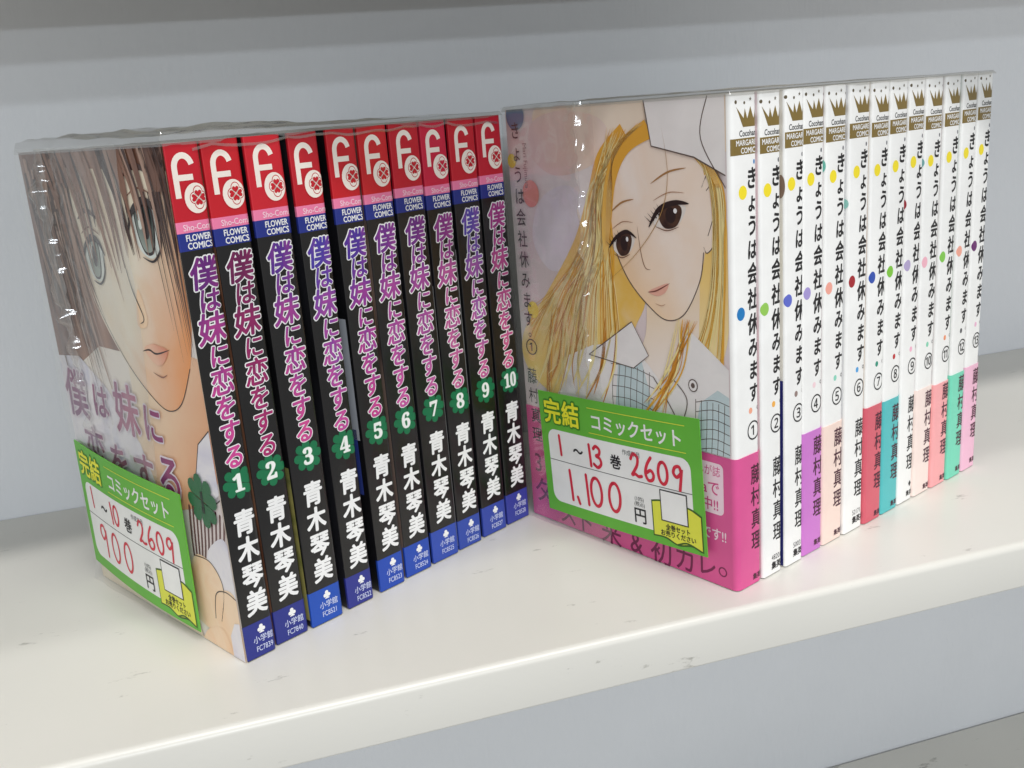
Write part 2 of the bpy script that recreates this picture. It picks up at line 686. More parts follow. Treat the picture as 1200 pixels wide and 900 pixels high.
# ------------------------------------------------------------------ left row: black spines
CREAM = mat((246, 236, 226), 0.35)
GREEN = mat((22, 112, 72), 0.38)
PINKB = mat((238, 128, 168), 0.36)
BLUEB = mat((36, 50, 134), 0.34)
L_LEFT = [0.0, 12.9, 27.7, 44.6, 60.4, 74.5, 89.3, 104.6, 119.4, 134.8]
L_RIGHT = [11.3, 26.0, 41.3, 56.3, 72.5, 87.6, 103.3, 117.4, 133.4, 148.5]
L_N = [0, 0.9, 0, 0, 0, 0.5, 0.6, 0.7, 0.8, 0.8]
REDS = [(196, 28, 44), (199, 30, 42), (203, 34, 48), (192, 30, 44), (198, 28, 40), (204, 34, 42), (194, 28, 46), (204, 34, 66), (196, 30, 46), (196, 30, 50)]
FOOT = [(42, 50, 132), (42, 50, 132), (32, 78, 176), (46, 52, 136), (34, 72, 172), (34, 72, 172), (48, 76, 172), (48, 74, 166), (52, 72, 164), (54, 64, 156)]
INKS = [((98, 34, 116), (204, 70, 146)), ((104, 26, 78), (168, 40, 106)), ((88, 44, 140), (204, 72, 142)), ((72, 56, 158), (198, 76, 152)),
        ((74, 46, 148), (198, 66, 142)), ((108, 44, 134), (200, 84, 160)), ((108, 40, 130), (194, 92, 160)), ((138, 48, 134), (204, 104, 156)),
        ((86, 68, 166), (202, 94, 152)), ((156, 52, 128), (208, 92, 144))]
CODES = ['FC7839', 'FC7840', 'FC8521', 'FC8522', 'FC8523', 'FC8524', 'FC8525', 'FC8526', 'FC8527', 'FC8528']

def label_art(i, t):
    A = Art()
    A.step = 0.03
    red = mat(REDS[i], 0.34)
    A.rect(-1, 150.5, t + 6, HL + 1.5, red, 0)
    A.rect(-1, 147.1, t + 6, 150.5, PINKB, 0)
    A.rect(-1, 141.6, t + 6, 147.1, BLUEB, 0)
    x = 0.2 + (t - 12.6) * 0.5
    # rounded f-shaped letter: stem that bends over into an arch, and a crossbar
    pts = [(2.6 + x, 157.6), (2.6 + x, 166.6)]
    for k in range(1, 13):
        a = PI - PI * 0.93 * k / 12
        pts.append((5.5 + x + 2.9 * math.cos(a), 166.6 + 3.6 * math.sin(a)))
    A.stroke(pts, 1.85, CREAM, 1, smooth=False, caps=False)
    A.stroke([(2.6 + x, 163.6), (8.3 + x, 163.6)], 1.8, CREAM, 2, caps=False)
    A.disc(8.3 + x, 157.2, 4.2, 4.9, red, 3)
    A.disc(8.3 + x, 157.2, 3.9, 4.6, CREAM, 4)
    # four-leaf clover: red rim, cream gap, red heart leaves
    cx, cz = 9.0 + x, 157.3
    for mcol, rr_, lv in ((red, 1.62, 5), (CREAM, 1.38, 6)):
        for k in range(4):
            a = PI / 4 + PI / 2 * k
            A.disc(cx + 1.35 * math.cos(a - PI / 4), cz + 1.75 * math.sin(a - PI / 4), rr_ * 0.98, rr_ * 1.14, mcol, lv, n=18)
    for k in range(4):
        a = PI / 2 * k
        A.heart(cx + 0.22 * math.cos(a + PI / 2), cz + 0.22 * math.sin(a + PI / 2), 2.05, a, red, 7)
    A.text('Sho-Comi', 2.4 + x, 148.75, 2.75, mat((252, 214, 226), 0.4), 3, sx=0.9, off=0.01, align='L')
    A.text('FLOWER', 2.8 + x, 145.6, 2.75, WHITE, 3, sx=0.80, off=0.022, align='L')
    A.text('COMICS', 3.0 + x, 143.1, 2.75, WHITE, 3, sx=0.84, off=0.022, align='L')
    return A

def clover(A, cx, cz, r, m, lv, leaves=4, rot=0.35):
    for k in range(leaves):
        a = rot + 2 * PI * k / leaves
        A.heart(cx, cz, r, a, m, lv)

SHIFT_L = [0.0, -0.3, 0.35, -0.5, 0.2, -0.1, 0.45, -0.35, 0.1, 0.5]
SHIFT_R = [0.0, -0.5, 0.2, 0.5, 0.1, 0.35, -0.3, -0.1, 0.3, -0.4, -0.2, 0.3, 0.6]

def left_book(i):
    t_vis = L_RIGHT[i] - L_LEFT[i]
    nxt = (L_LEFT[i + 1] - L_LEFT[i]) if i < 9 else 15
    t = min(t_vis + 0.45, nxt - 0.35)
    rl, rr = 0.35, 1.7
    b = empty('comic_book', row_point(L_ORG, L_ROW, L_LEFT[i], L_N[i]), L_YAW + (0 if i == 0 else math.radians(random.uniform(-0.12, 0.12))))
    tag(b, LEFT_LABELS[i], 'comic book', 'black-spined comics of the set at the left')
    me = mesh_from_bm('jacket', jacket_bm(t, WL, rl, rr, 0.45, HL, 0.0, -0.3), [FRONTS_L[i], SPINE_BLACK, SPINE_BLACK, WHITE])
    link('jacket', me, b)
    page_block(t, WL, HL, b)
    mp, cuts, clip = spine_mapper(t, rl, rr)
    dz = SHIFT_L[i]
    clip = clip + [(HL - dz - 0.03, 1, 1), (0.5 - dz, -1, 1)]
    mp = (lambda f: lambda q, z, h: f(q, z + dz, h))(mp)
    label_art(i, t).build('publisher_label', mp, 0.03, cuts, clip, b)
    x = 6.9 + (t - 12.6) * 0.35
    A = Art()
    fill = title_ink('title_ink', *INKS[i])
    zs = [134.2, 125.6, 116.6, 107.6, 99.0, 90.2, 81.8, 73.4]
    sz = [10.6, 8.4, 10.8, 8.0, 9.6, 8.8, 8.8, 8.6]
    dx = [0.1, 0.5, -0.1, 0.9, 0.5, 0.2, 0.2, 0.4]
    for ch, z, s, d in zip('僕は妹に恋をする', zs, sz, dx):
        kw = dict(sx=0.93, shear=0.16, rot=0.04)
        A.text(ch, x + d, z, s, WHITE, 1, off=0.062, **kw)
        A.text(ch, x + d, z, s, fill, 3, off=0.026, **kw)
    A.build('title_lettering', mp, 0.05, cuts, clip, b)
    A = Art()
    cxn = 7.2 + (t - 12.6) * 0.35
    clover(A, cxn, 64.3, 5.6, GREEN, 1, 4, 0.45)
    num = ''.join('𝟎𝟏𝟐𝟑𝟒𝟓𝟔𝟕𝟖𝟗'[int(d)] for d in str(i + 1))
    A.text(num, cxn + 0.1, 64.3, 8.2, mat((206, 232, 212), 0.4), 3, sx=0.78 if len(num) == 2 else 0.95, off=0.03)
    A.text(num, cxn + 0.1, 64.3, 8.2, WHITE, 4, sx=0.78 if len(num) == 2 else 0.95, off=0.008)
    A.build('number_badge', mp, 0.05, cuts, clip, b)
    A = Art()
    for ch, z in zip('青木琴美', (50.0, 40.2, 30.4, 20.6)):
        A.text(ch, x + 0.2, z, 9.4, WHITE, 1, sx=0.88, off=0.034, shear=0.07)
    A.build('author_lettering', mp, 0.05, cuts, clip, b)
    A = Art()
    A.step = 0.03
    A.rect(-1, -1.5, t + 6, 13.4, mat(FOOT[i], 0.34), 0)
    A.text('♣', x + 0.2, 10.6, 3.1, WHITE, 2)
    A.text('小学館', x + 0.6, 6.9, 2.9, mat((205, 212, 238), 0.4), 2, sx=0.92, off=0.008)
    A.text(CODES[i], x + 0.6, 3.5, 2.9, mat((205, 212, 238), 0.4), 2, sx=0.72, off=0.004)
    A.build('imprint_label', mp, 0.03, cuts, clip, b)
    return b

LEFT_LABELS = [
    'black-spined comic numbered 1, its face cover with the price card turned outward',
    'black-spined comic numbered 2 on its clover, brown strands on the cover beside it',
    'black-spined comic numbered 3, bright blue foot and code FC8521',
    'black-spined comic numbered 4, after a wide gap, dark blue foot',
    'black-spined comic with a 5 on its green clover and bright blue foot',
    'black-spined comic with a 6 on its green clover, foot code FC8524',
    'black-spined comic with a 7 on its green clover, foot code FC8525',
    'black-spined comic with an 8 on its clover and the pinkest red label',
    'black-spined comic with a 9 on its green clover, next to the last volume',
    'black-spined comic numbered 10, end of its row beside the blonde-haired cover']

FRONTS_L = [wash('cover_cream', [(236, 214, 190), (240, 226, 208), (232, 208, 190)], 18)]
FRONTS_L.append(wash('cover_brown_strands', [(92, 58, 44), (178, 128, 100), (120, 76, 56), (196, 150, 120)], 60, stretch=(1, 0.6, 0.16), distort=2.0))
for nm, cols in (('cover_dark', [(16, 16, 18), (20, 20, 22), (30, 28, 30)]), ('cover_dark', [(18, 18, 20), (40, 40, 46)]),
                 ('cover_dark', [(14, 14, 16), (26, 26, 30)]), ('cover_dusk', [(60, 50, 48), (130, 110, 100), (28, 26, 28)]),
                 ('cover_dark', [(18, 18, 20), (30, 30, 34)]), ('cover_dark', [(20, 18, 20), (34, 32, 36)]),
                 ('cover_dark', [(18, 18, 20), (26, 26, 28)]), ('cover_dark', [(18, 18, 20), (26, 26, 28)])):
    FRONTS_L.append(wash(nm, cols, 40, stretch=(1, 1, 0.4)))

left_books = [left_book(i) for i in range(10)]

def edge_patch(book, W, patches):
    """Colours of a neighbouring cover picture that show in the gap by the spine."""
    for y0, y1, z0, z1, m in patches:
        A = Art()
        A.rect(W - y1, z0, W - y0, z1, m, 1)
        A.build('cover_picture', cover_mapper(W), 0.04, parent=book)

GREYW = mat((196, 196, 194), 0.4)
edge_patch(left_books[2], WL, [(1.0, 14, 3, 62, wash('olive_leaves', [(120, 124, 60), (168, 160, 92), (96, 104, 60)], 60))])
edge_patch(left_books[4], WL, [(1.6, 9, 62, 108, mat((176, 180, 188))), (3.2, 14, 40, 66, mat((54, 70, 150)))])
edge_patch(left_books[5], WL, [(1.4, 12, 96, 140, mat((150, 118, 96))), (2.0, 12, 62, 94, mat((186, 170, 150)))])
edge_patch(left_books[6], WL, [(1.8, 10, 30, 110, GREYW)])
edge_patch(left_books[7], WL, [(1.0, 8, 2, 112, GREYW)])
edge_patch(left_books[8], WL, [(1.6, 8, 60, 124, GREYW)])
edge_patch(left_books[9], WL, [(1.5, 6, 34, 64, mat((190, 176, 120)))])

# ---- face cover of the first black comic: generic close portrait in browns, peach and lilac
def left_cover(book):
    A = Art()
    skin = wash2('print_peach', [(240, 226, 200), (242, 232, 214), (236, 214, 184)], (236, 158, 98), (78, 132), (112, 114))
    skin_b = wash2('print_peach_shadow', [(240, 222, 192), (240, 226, 204)], (226, 150, 98), (70, 96), (110, 66))
    skin2 = wash('print_peach_warm', [(244, 196, 150), (248, 218, 186), (240, 186, 140)], 30)
    hair = wash('print_brown_hair', [(96, 62, 50), (134, 94, 76), (170, 128, 106)], 40, stretch=(1, 1.4, 0.25))
    hair_d = mat((70, 44, 38), 0.36)
    hair_l = mat((176, 142, 124), 0.36)
    lilac = wash('print_lilac', [(214, 210, 226), (236, 232, 236), (188, 190, 222)], 34)
    line = mat((48, 38, 38), 0.4)
    def c(pts, m, lv, n=7):
        A.blob(pts, m, lv, n)
    A.rect(0, 0.1, WL - 0.4, HL - 0.05, wash('print_ground', [(232, 222, 208), (240, 232, 222), (222, 214, 214)], 20), 0)
    # mane behind the face
    A.poly([(0, 174), (113, 174), (112.6, 120), (108, 104), (40, 104), (22, 96), (0, 90)], hair, 1)
    # neck, shoulders
    A.poly(crom([(62, 112), (60, 80), (50, 64), (58, 52), (84, 50), (112.5, 66), (112.5, 108)], 6), skin_b, 2)
    # face turned slightly
    A.poly(crom([(40, 150), (41, 128), (50, 112), (64, 98), (80, 88.5), (89, 87), (98, 92), (107, 104), (112.5, 118)], 7) + [(112.5, 166), (40, 168)], skin, 3)
    A.blob([(96, 132), (110, 140), (112, 118), (104, 108), (96, 118)], skin, 4)
    A.blob([(44, 128), (54, 124), (62, 112), (58, 106), (46, 118)], skin, 4)
    A.stroke([(41, 140), (44, 124), (54, 109), (66, 97), (80, 88.5), (89, 87), (98, 91.5), (107, 104)], 0.36, line, 5)
    # simple generic eyes: lid, pale iris, pupil, lower lash
    white = mat((226, 232, 226), 0.36)
    iris = wash2('print_grey_iris', [(150, 162, 152), (176, 186, 176)], (44, 54, 54), (90, 140), (94, 154), scale=90)
    for ex, ez, s, w in ((93, 148, 1.08, 1.0), (51, 136.5, 0.92, 0.86)):
        s2 = s * w
        A.blob([(ex - 9 * s2, ez + 1), (ex - 4 * s2, ez + 6.8 * s), (ex + 4 * s2, ez + 7.4 * s), (ex + 9.5 * s2, ez + 3), (ex + 8 * s2, ez - 4 * s), (ex + 2 * s2, ez - 8.4 * s), (ex - 5 * s2, ez - 6.4 * s)], white, 5)
        A.blob([(ex - 4.8 * s2, ez + 6.2 * s), (ex + 5.2 * s2, ez + 7.0 * s), (ex + 6.0 * s2, ez + 0.6), (ex + 3.2 * s2, ez - 6.6 * s), (ex - 2.4 * s2, ez - 7.0 * s), (ex - 5.6 * s2, ez - 0.6)], line, 6)
        A.blob([(ex - 4.2 * s2, ez + 5.6 * s), (ex + 4.6 * s2, ez + 6.4 * s), (ex + 5.3 * s2, ez + 0.6), (ex + 2.8 * s2, ez - 5.8 * s), (ex - 2.2 * s2, ez - 6.2 * s), (ex - 4.9 * s2, ez - 0.6)], iris, 7)
        A.disc(ex + 0.4, ez + 1.2 * s, 2.2 * s2, 4.0 * s, line, 8)
        A.blob([(ex - 3.6 * s2, ez + 1), (ex - 2.6 * s2, ez + 5.6 * s), (ex - 0.2, ez + 5.2 * s), (ex - 1.8 * s2, ez + 0.4)], white, 9)
        A.stroke([(ex - 11.5 * s2, ez - 1.8), (ex - 7 * s2, ez + 4.8 * s), (ex + 0.5 * s2, ez + 8.4 * s), (ex + 7 * s2, ez + 7.0 * s), (ex + 11.5 * s2, ez + 1.6)], 2.4 * s, line, 10, taper='both')
        A.stroke([(ex + 9.6 * s2, ez + 3.4), (ex + 8.4 * s2, ez - 4.4 * s), (ex + 2.4 * s2, ez - 9.2 * s), (ex - 4.4 * s2, ez - 8.2 * s)], 0.9, line, 10, taper='both')
        A.stroke([(ex - 9 * s2, ez + 9.4 * s), (ex, ez + 12.2 * s), (ex + 10 * s2, ez + 9.4 * s)], 0.6, mat((128, 84, 62)), 10, taper='both')
        A.stroke([(ex - 10 * s2, ez + 15 * s), (ex, ez + 18.5 * s), (ex + 11 * s2, ez + 15 * s)], 1.8, hair_d, 8, taper='both')
    A.stroke([(73, 140), (76, 128), (81, 118.5), (77.5, 116)], 0.55, line, 8, taper='both')
    A.blob([(77.5, 107.4), (83, 109.6), (88, 109.6), (94, 108.4), (89, 103.4), (83, 103)], wash2('print_lip', [(240, 196, 170), (238, 188, 160)], (226, 146, 116), (84, 105), (92, 110)), 8)
    A.stroke([(76, 106.4), (81, 107.4), (86, 106.6), (95.5, 109)], 0.7, line, 9, taper='both')
    A.blob([(75.5, 116), (80, 128), (83.5, 119), (81, 115)], skin2, 6)
    A.stroke([(81, 99.6), (87, 98.6), (91, 100)], 0.5, mat((150, 104, 88)), 9, taper='both')
    # fringe: many tapering locks from the crown
    rnd = random.Random(3)
    for k in range(58):
        x0 = rnd.uniform(20, 112)
        ln = rnd.uniform(22, 52) * (1.0 if x0 < 70 else 0.7)
        sl = rnd.uniform(0.10, 0.42)
        x1 = x0 + ln * sl * (0.6 if x0 > 85 else 1)
        x1 = min(x1, 112)
        A.stroke([(x0, 173.8), ((x0 + x1) / 2 + 2.0, 173.8 - ln * 0.5), (x1, 173.8 - ln)], rnd.uniform(1.4, 4.6),
                 rnd.choice([hair, hair, hair_d, hair_l, hair]), 10 + k % 4, taper='end')
    for k in range(46):
        x0 = rnd.uniform(2, 38)
        z0 = rnd.uniform(150, 173)
        x1 = x0 + rnd.uniform(2, 16)
        z1 = z0 - rnd.uniform(30, 78)
        A.stroke([(x0, z0), ((x0 + x1) / 2 - 3, (z0 + z1) / 2), (x1, z1)], rnd.uniform(0.7, 3.2), rnd.choice([hair, hair_d, hair_l]), 10 + k % 4, taper='end')
    for k in range(12):
        x0 = rnd.uniform(96, 111)
        A.stroke([(x0, 160), (x0 + 2, 140), (min(112.3, x0 + 5), rnd.uniform(104, 128))], rnd.uniform(0.3, 1.0), hair_d, 14, taper='end')
    # clothing: pale lilac shirt, striped tie, folded hands
    A.poly([(0.2, 96), (20, 98), (40, 88), (60, 70), (70, 50), (66, 0.2), (0.2, 0.2)], lilac, 5)
    A.poly([(112.5, 84), (104, 78), (98, 64), (106, 56), (112.5, 60)], lilac, 6)
    A.stroke([(112.5, 84), (104, 78), (98, 64), (106, 56), (112.5, 60)], 0.4, line, 7, smooth=False)
    stripe = wash('print_striped_cloth', [(92, 60, 62), (116, 78, 76)], 60)
    A.poly([(112.5, 62), (104, 56), (92, 50), (86, 34), (88, 22), (100, 30), (112.5, 40)], mat((222, 210, 208)), 6)
    for k in range(10):
        A.stroke([(90 + k * 2.6, 56 - abs(5 - k) * 0.6), (88 + k * 2.3, 40), (87 + k * 1.6, 24 + k * 1.3)], 1.1, stripe, 7)
    A.poly(crom([(94, 30), (100, 40), (112.5, 44), (112.5, 12), (100, 16)], 6), lilac, 8)
    A.poly(crom([(80, 22), (88, 34), (99, 34), (105, 26), (100, 12), (92, 6), (80, 8)], 6), skin2, 9)
    A.stroke([(88, 34), (99, 34), (105, 26), (100, 12)], 0.4, line, 10)
    A.poly(crom([(96, 14), (102, 24), (112.5, 24), (112.5, 0.3), (92, 0.3)], 6), skin2, 10)
    A.stroke([(96, 12), (99, 22), (106, 25), (112.5, 24)], 0.4, line, 11)
    A.poly(crom([(84, 0.3), (90, 6), (100, 9), (104, 3), (103, 0.3)], 6), skin2, 12)
    A.poly([(105, 0.3), (105, 8), (109, 14), (112.5, 15), (112.5, 0.3)], lilac, 13)
    A.poly([(0.2, 0.2), (84, 0.2), (80, 10), (84, 30), (78, 42), (60, 36), (0.2, 40)], wash('print_cream', [(238, 226, 200), (232, 216, 190), (242, 232, 214)], 22), 8)
    A.build('cover_picture', cover_mapper(WL), 0.05, clip=[(HL - 0.05, 1, 1), (0.1, -1, 0), (WL - 0.36, 1, 0), (0.1, -1, 1)], parent=book)
    # big title in two lines
    T = Art()
    ink = wash('print_title_purple', [(96, 44, 104), (140, 60, 112), (174, 78, 118)], 30, stretch=(1, 2, 0.6))
    pale = mat((226, 214, 224), 0.36)
    for ch, a, z, s in (('僕', 12, 82, 21), ('は', 33, 82, 15), ('妹', 54.5, 82, 21), ('に', 74, 80, 16), ('恋', 20, 60.5, 19), ('を', 40, 58.5, 17), ('す', 60, 58.5, 18), ('る', 80, 61, 19)):
        T.text(ch, a, z, s, pale, 0, sx=0.95, off=0.055, shear=0.1)
        T.text(ch, a, z, s, ink, 2, sx=0.95, off=0.018, shear=0.1)
    T.build('cover_title', cover_mapper(WL), 0.75, parent=book)
    B = Art()
    clover(B, 101, 57.5, 9.4, mat((38, 104, 66), 0.38), 0, 4, 0.5)
    B.text('1', 101.2, 57.3, 11, mat((22, 42, 32), 0.4), 1, sx=0.9, off=0.03)
    B.build('cover_number', cover_mapper(WL), 0.80, parent=book)

left_cover(left_books[0])

# ------------------------------------------------------------------ right row: white spines
GOLD = mat((128, 106, 50), 0.32, 0.5)
YEL = mat((250, 226, 40), 0.36)
R_LEFT = [-1.2, 13.0, 26.3, 38.0, 51.4, 65.0, 79.2, 92.0, 105.2, 117.6, 131.5, 144.6, 157.8]
R_RIGHT = [12.0, 24.2, 37.2, 50.4, 64.1, 78.1, 91.4, 104.2, 116.6, 130.4, 143.5, 156.4, 169.6]
R_N = [0, -0.4, -0.4, 0.7, 0.9, 0.4, 0.5, 0.9, 1.1, 1.3, 1.1, 0.9, 1.3]
BIGDOT = [(22, 122, 190), (150, 204, 88), (96, 108, 204), (168, 152, 214), (246, 168, 152), (166, 28, 40), (46, 80, 176), (126, 198, 58),
          (182, 166, 208), (250, 184, 200), (132, 204, 78), (246, 170, 150), (108, 38, 110)]
SMALLDOT = [(246, 170, 140), (248, 180, 80), (150, 128, 122), (248, 214, 220), (140, 216, 192), (80, 164, 226), (38, 150, 124), (196, 40, 46),
            (248, 180, 206), (130, 214, 180), (244, 150, 104), (84, 84, 88), (240, 184, 212)]
BANDS = {0: (222, 88, 150), 3: (206, 122, 206), 4: (250, 222, 210), 6: (216, 96, 112), 7: (84, 190, 192), 9: (250, 228, 220), 10: (246, 170, 172), 11: (120, 216, 186), 12: (242, 188, 212)}
BANDTOP = [51.4, 0, 0, 50.3, 49.6, 0, 50.3, 49.8, 0, 48.4, 47.6, 49.0, 49.6]
FOOTNUM = {1: '48201', 2: '50031', 5: '52171'}
RIGHT_LABELS = [
    'white-spined comic numbered 1, blonde portrait cover and pink paper band facing out',
    'white-spined comic with circled 2 and green dot, no band, foot number 4820',
    'white-spined comic with circled 3, beside a strip of navy cover, no band',
    'white-spined comic with circled 4 and a violet band round its foot',
    'white-spined comic with circled 5 and a peach band round its foot',
    'white-spined comic with circled 6 and dark red dot, no band',
    'white-spined comic with circled 7 and a deep rose band round its foot',
    'white-spined comic with circled 8 and a teal band round its foot',
    'white-spined comic with circled 9 and lavender dot, no band',
    'white-spined comic with circled 10 and a very pale pink band',
    'white-spined comic with circled 11 and a salmon pink band',
    'white-spined comic with circled 12 and a mint green band',
    'white-spined comic with circled 13 and a light pink band, end of the row']
FRONTS_R = [wash('cover_white', [(236, 234, 232), (240, 238, 238)], 20)] + [
    wash('cover_pale', c, 26, stretch=(1, 1, 0.5)) for c in (
        [(232, 222, 224), (226, 200, 204), (238, 236, 236)], [(234, 228, 214), (240, 236, 230)], [(236, 232, 232), (226, 214, 214)],
        [(238, 236, 236), (224, 206, 210)], [(236, 236, 236), (224, 224, 226)], [(238, 222, 208), (236, 232, 226)], [(238, 238, 238), (222, 234, 234)],
        [(238, 236, 236), (230, 230, 232)], [(240, 232, 236), (236, 230, 232)], [(238, 236, 234), (230, 224, 224)], [(238, 238, 236), (224, 234, 228)], [(240, 236, 238), (230, 226, 228)])]
CROWN = [(4.6, 164.8), (1.2, 171.3), (5.0, 167.6), (5.6, 170.7), (6.9, 167.4), (8.5, 171.2), (10.1, 167.4), (11.4, 170.7), (12.0, 167.6), (15.8, 171.3), (12.4, 164.8)]

def right_book(i):
    nxt = (R_LEFT[i + 1] - R_LEFT[i]) if i < 12 else 13
    t = min(R_RIGHT[i] - R_LEFT[i] + 0.6, nxt - 0.35)
    rl, rr = (1.9 if i == 0 else 1.1), 2.0
    b = empty('comic_book', row_point(R_ORG, R_ROW, R_LEFT[i], R_N[i]), R_YAW + (0 if i == 0 else math.radians(random.uniform(-0.12, 0.12))))
    tag(b, RIGHT_LABELS[i], 'comic book', 'white-spined comics of the set at the right')
    me = mesh_from_bm('jacket', jacket_bm(t, WR, rl, rr, 0.45, HR, 0.0, -0.3), [FRONTS_R[i], SPINE_WHITE, SPINE_WHITE, WHITE])
    link('jacket', me, b)
    page_block(t, WR, HR, b)
    mp, cuts, clip = spine_mapper(t, rl, rr)
    dz = SHIFT_R[i]
    mp = (lambda f: lambda q, z, h: f(q, z + dz, h))(mp)
    ox = (1.2 if i == 0 else 0.3) + (t - 13) * 0.5      # the printing sits off towards the back cover
    A = Art()
    A.step = 0.03
    A.poly([(x + ox, z) for x, z in CROWN], GOLD, 0)
    dotc = mat((92, 80, 58), 0.4)
    for x, z, r in ((1.0, 172.8, 0.62), (5.4, 172.4, 0.5), (11.6, 172.4, 0.5), (16, 172.8, 0.62)):
        A.disc(x + ox, z, r, r, dotc, 0, n=14)
    A.text('★', 8.5 + ox, 173.5, 1.7, dotc, 0)
    A.text('Cocohana', 2.7 + ox, 162.9, 2.75, INK, 0, sx=0.86, off=0.018, align='L')
    A.rect(0.2, 156.0, t + 6, 161.3, GOLD, 0)
    A.text('MARGARET', 1.3 + ox * 0.8, 159.9, 2.55, WHITE, 1, sx=0.92, off=0.022, align='L')
    A.text('COMICS', 3.7 + ox * 0.8, 157.4, 2.55, WHITE, 1, sx=0.92, off=0.022, align='L')
    A.build('publisher_label', mp, 0.03, cuts, clip, b)
    A = Art()
    A.step = 0.03
    A.disc(4.1 + ox, 143.8, 2.15, 2.3, YEL, 0)
    A.disc(2.3 + ox, 103.2, 2.15, 2.3, mat(BIGDOT[i], 0.36), 0)
    A.disc(7.0 + ox, 67.6, 1.0, 1.15, mat(SMALLDOT[i], 0.36), 0, n=16)
    A.disc(10.2 + ox, 153.4, 0.45, 0.8, mat(BIGDOT[i] if i == 0 else (110, 110, 116), 0.36), 0, n=12)
    tx = 8.9 + ox
    for ch, z, s in zip('きょうは会社休みます', (148.2, 140.4, 132.5, 124.4, 116.2, 107.4, 98.6, 90.4, 82.2, 74.0), (7.2, 6.6, 7, 6.8, 7.2, 7.2, 7.4, 7.0, 6.8, 6.8)):
        A.text(ch, tx, z, s * 1.07, INK, 1, sx=0.74, off=0.028, shear=0.10)
    A.text('。', tx + 3.4, 69.4, 5, INK, 1, sx=0.8)
    A.build('title_lettering', mp, 0.03, cuts, clip, b)
    A = Art()
    A.text('①②③④⑤⑥⑦⑧⑨⑩⑪⑫⑬'[i], 8.4 + ox, 60.2, 8.6, INK, 1, sx=0.92, off=0.004)
    A.build('number_badge', mp, 0.03, cuts, clip, b)
    base = 0.03
    if i in BANDS:
        base = 0.36
        link('paper_band', mesh_from_bm('paper_band', jacket_bm(t, WR, rl, rr, 0.4, BANDTOP[i], 0.32, 0.08), [mat(BANDS[i], 0.34)] * 4), b)
    ac = mat((74, 26, 48), 0.42) if i in BANDS else INK
    A = Art()
    A.step = 0.03
    for ch, z in zip('藤村真理', (43.4, 34.8, 26.2, 17.6)):
        A.text(ch, 9.2 + ox, z, 7.9, ac, 1, sx=0.76, off=0.012)
    if i in FOOTNUM:
        A.text(FOOTNUM[i], 5.4 + ox, 7.6, 3.0, INK, 1, sx=0.8, align='L')
        A.text('集英社', 5.4 + ox, 4.2, 3.2, INK, 1, sx=0.9, off=0.03, align='L')
    else:
        if i == 8:
            A.text('♦', 9.6 + ox, 7.4, 2.6, INK, 1)
        A.text('集英社', 7.0 + ox, 3.2, 2.6, ac, 1, sx=0.9, off=0.025, align='L')
    A.build('author_lettering', mp, base, cuts, clip, b)
    return b

right_books = [right_book(i) for i in range(13)]
edge_patch(right_books[1], WR, [(2.2, 12, 2, 58, mat((84, 160, 186))), (2.2, 10, 108, 150, wash('rose_print', [(224, 196, 204), (236, 224, 226)], 50))])
edge_patch(right_books[2], WR, [(1.0, 14, 0.6, 74, mat((38, 42, 116)))])
edge_patch(right_books[3], WR, [(1.5, 9, 118, 132, mat((238, 190, 160)))])
edge_patch(right_books[4], WR, [(1.5, 9, 50, 76, wash('pink_stripes', [(226, 180, 184), (240, 226, 226)], 130, stretch=(0.1, 1, 1)))])
edge_patch(right_books[6], WR, [(1.5, 9, 92, 130, mat((110, 60, 50))), (1.5, 9, 60, 86, mat((236, 206, 150)))])
edge_patch(right_books[9], WR, [(1.2, 9, 58, 86, wash('crimson_print', [(176, 40, 90), (206, 84, 124)], 70))])
for k, col, z, r in ((2, (140, 116, 98), 143.5, 4.0), (4, (120, 196, 180), 148.0, 2.4), (5, (150, 206, 196), 133.0, 1.8), (8, (176, 58, 70), 128, 2.2), (9, (130, 186, 186), 143, 1.9)):
    A = Art()
    A.disc(WR - 2.0, z, 2.0, r, mat(col), 2)
    A.build('cover_dot', cover_mapper(WR), 0.05, parent=right_books[k])

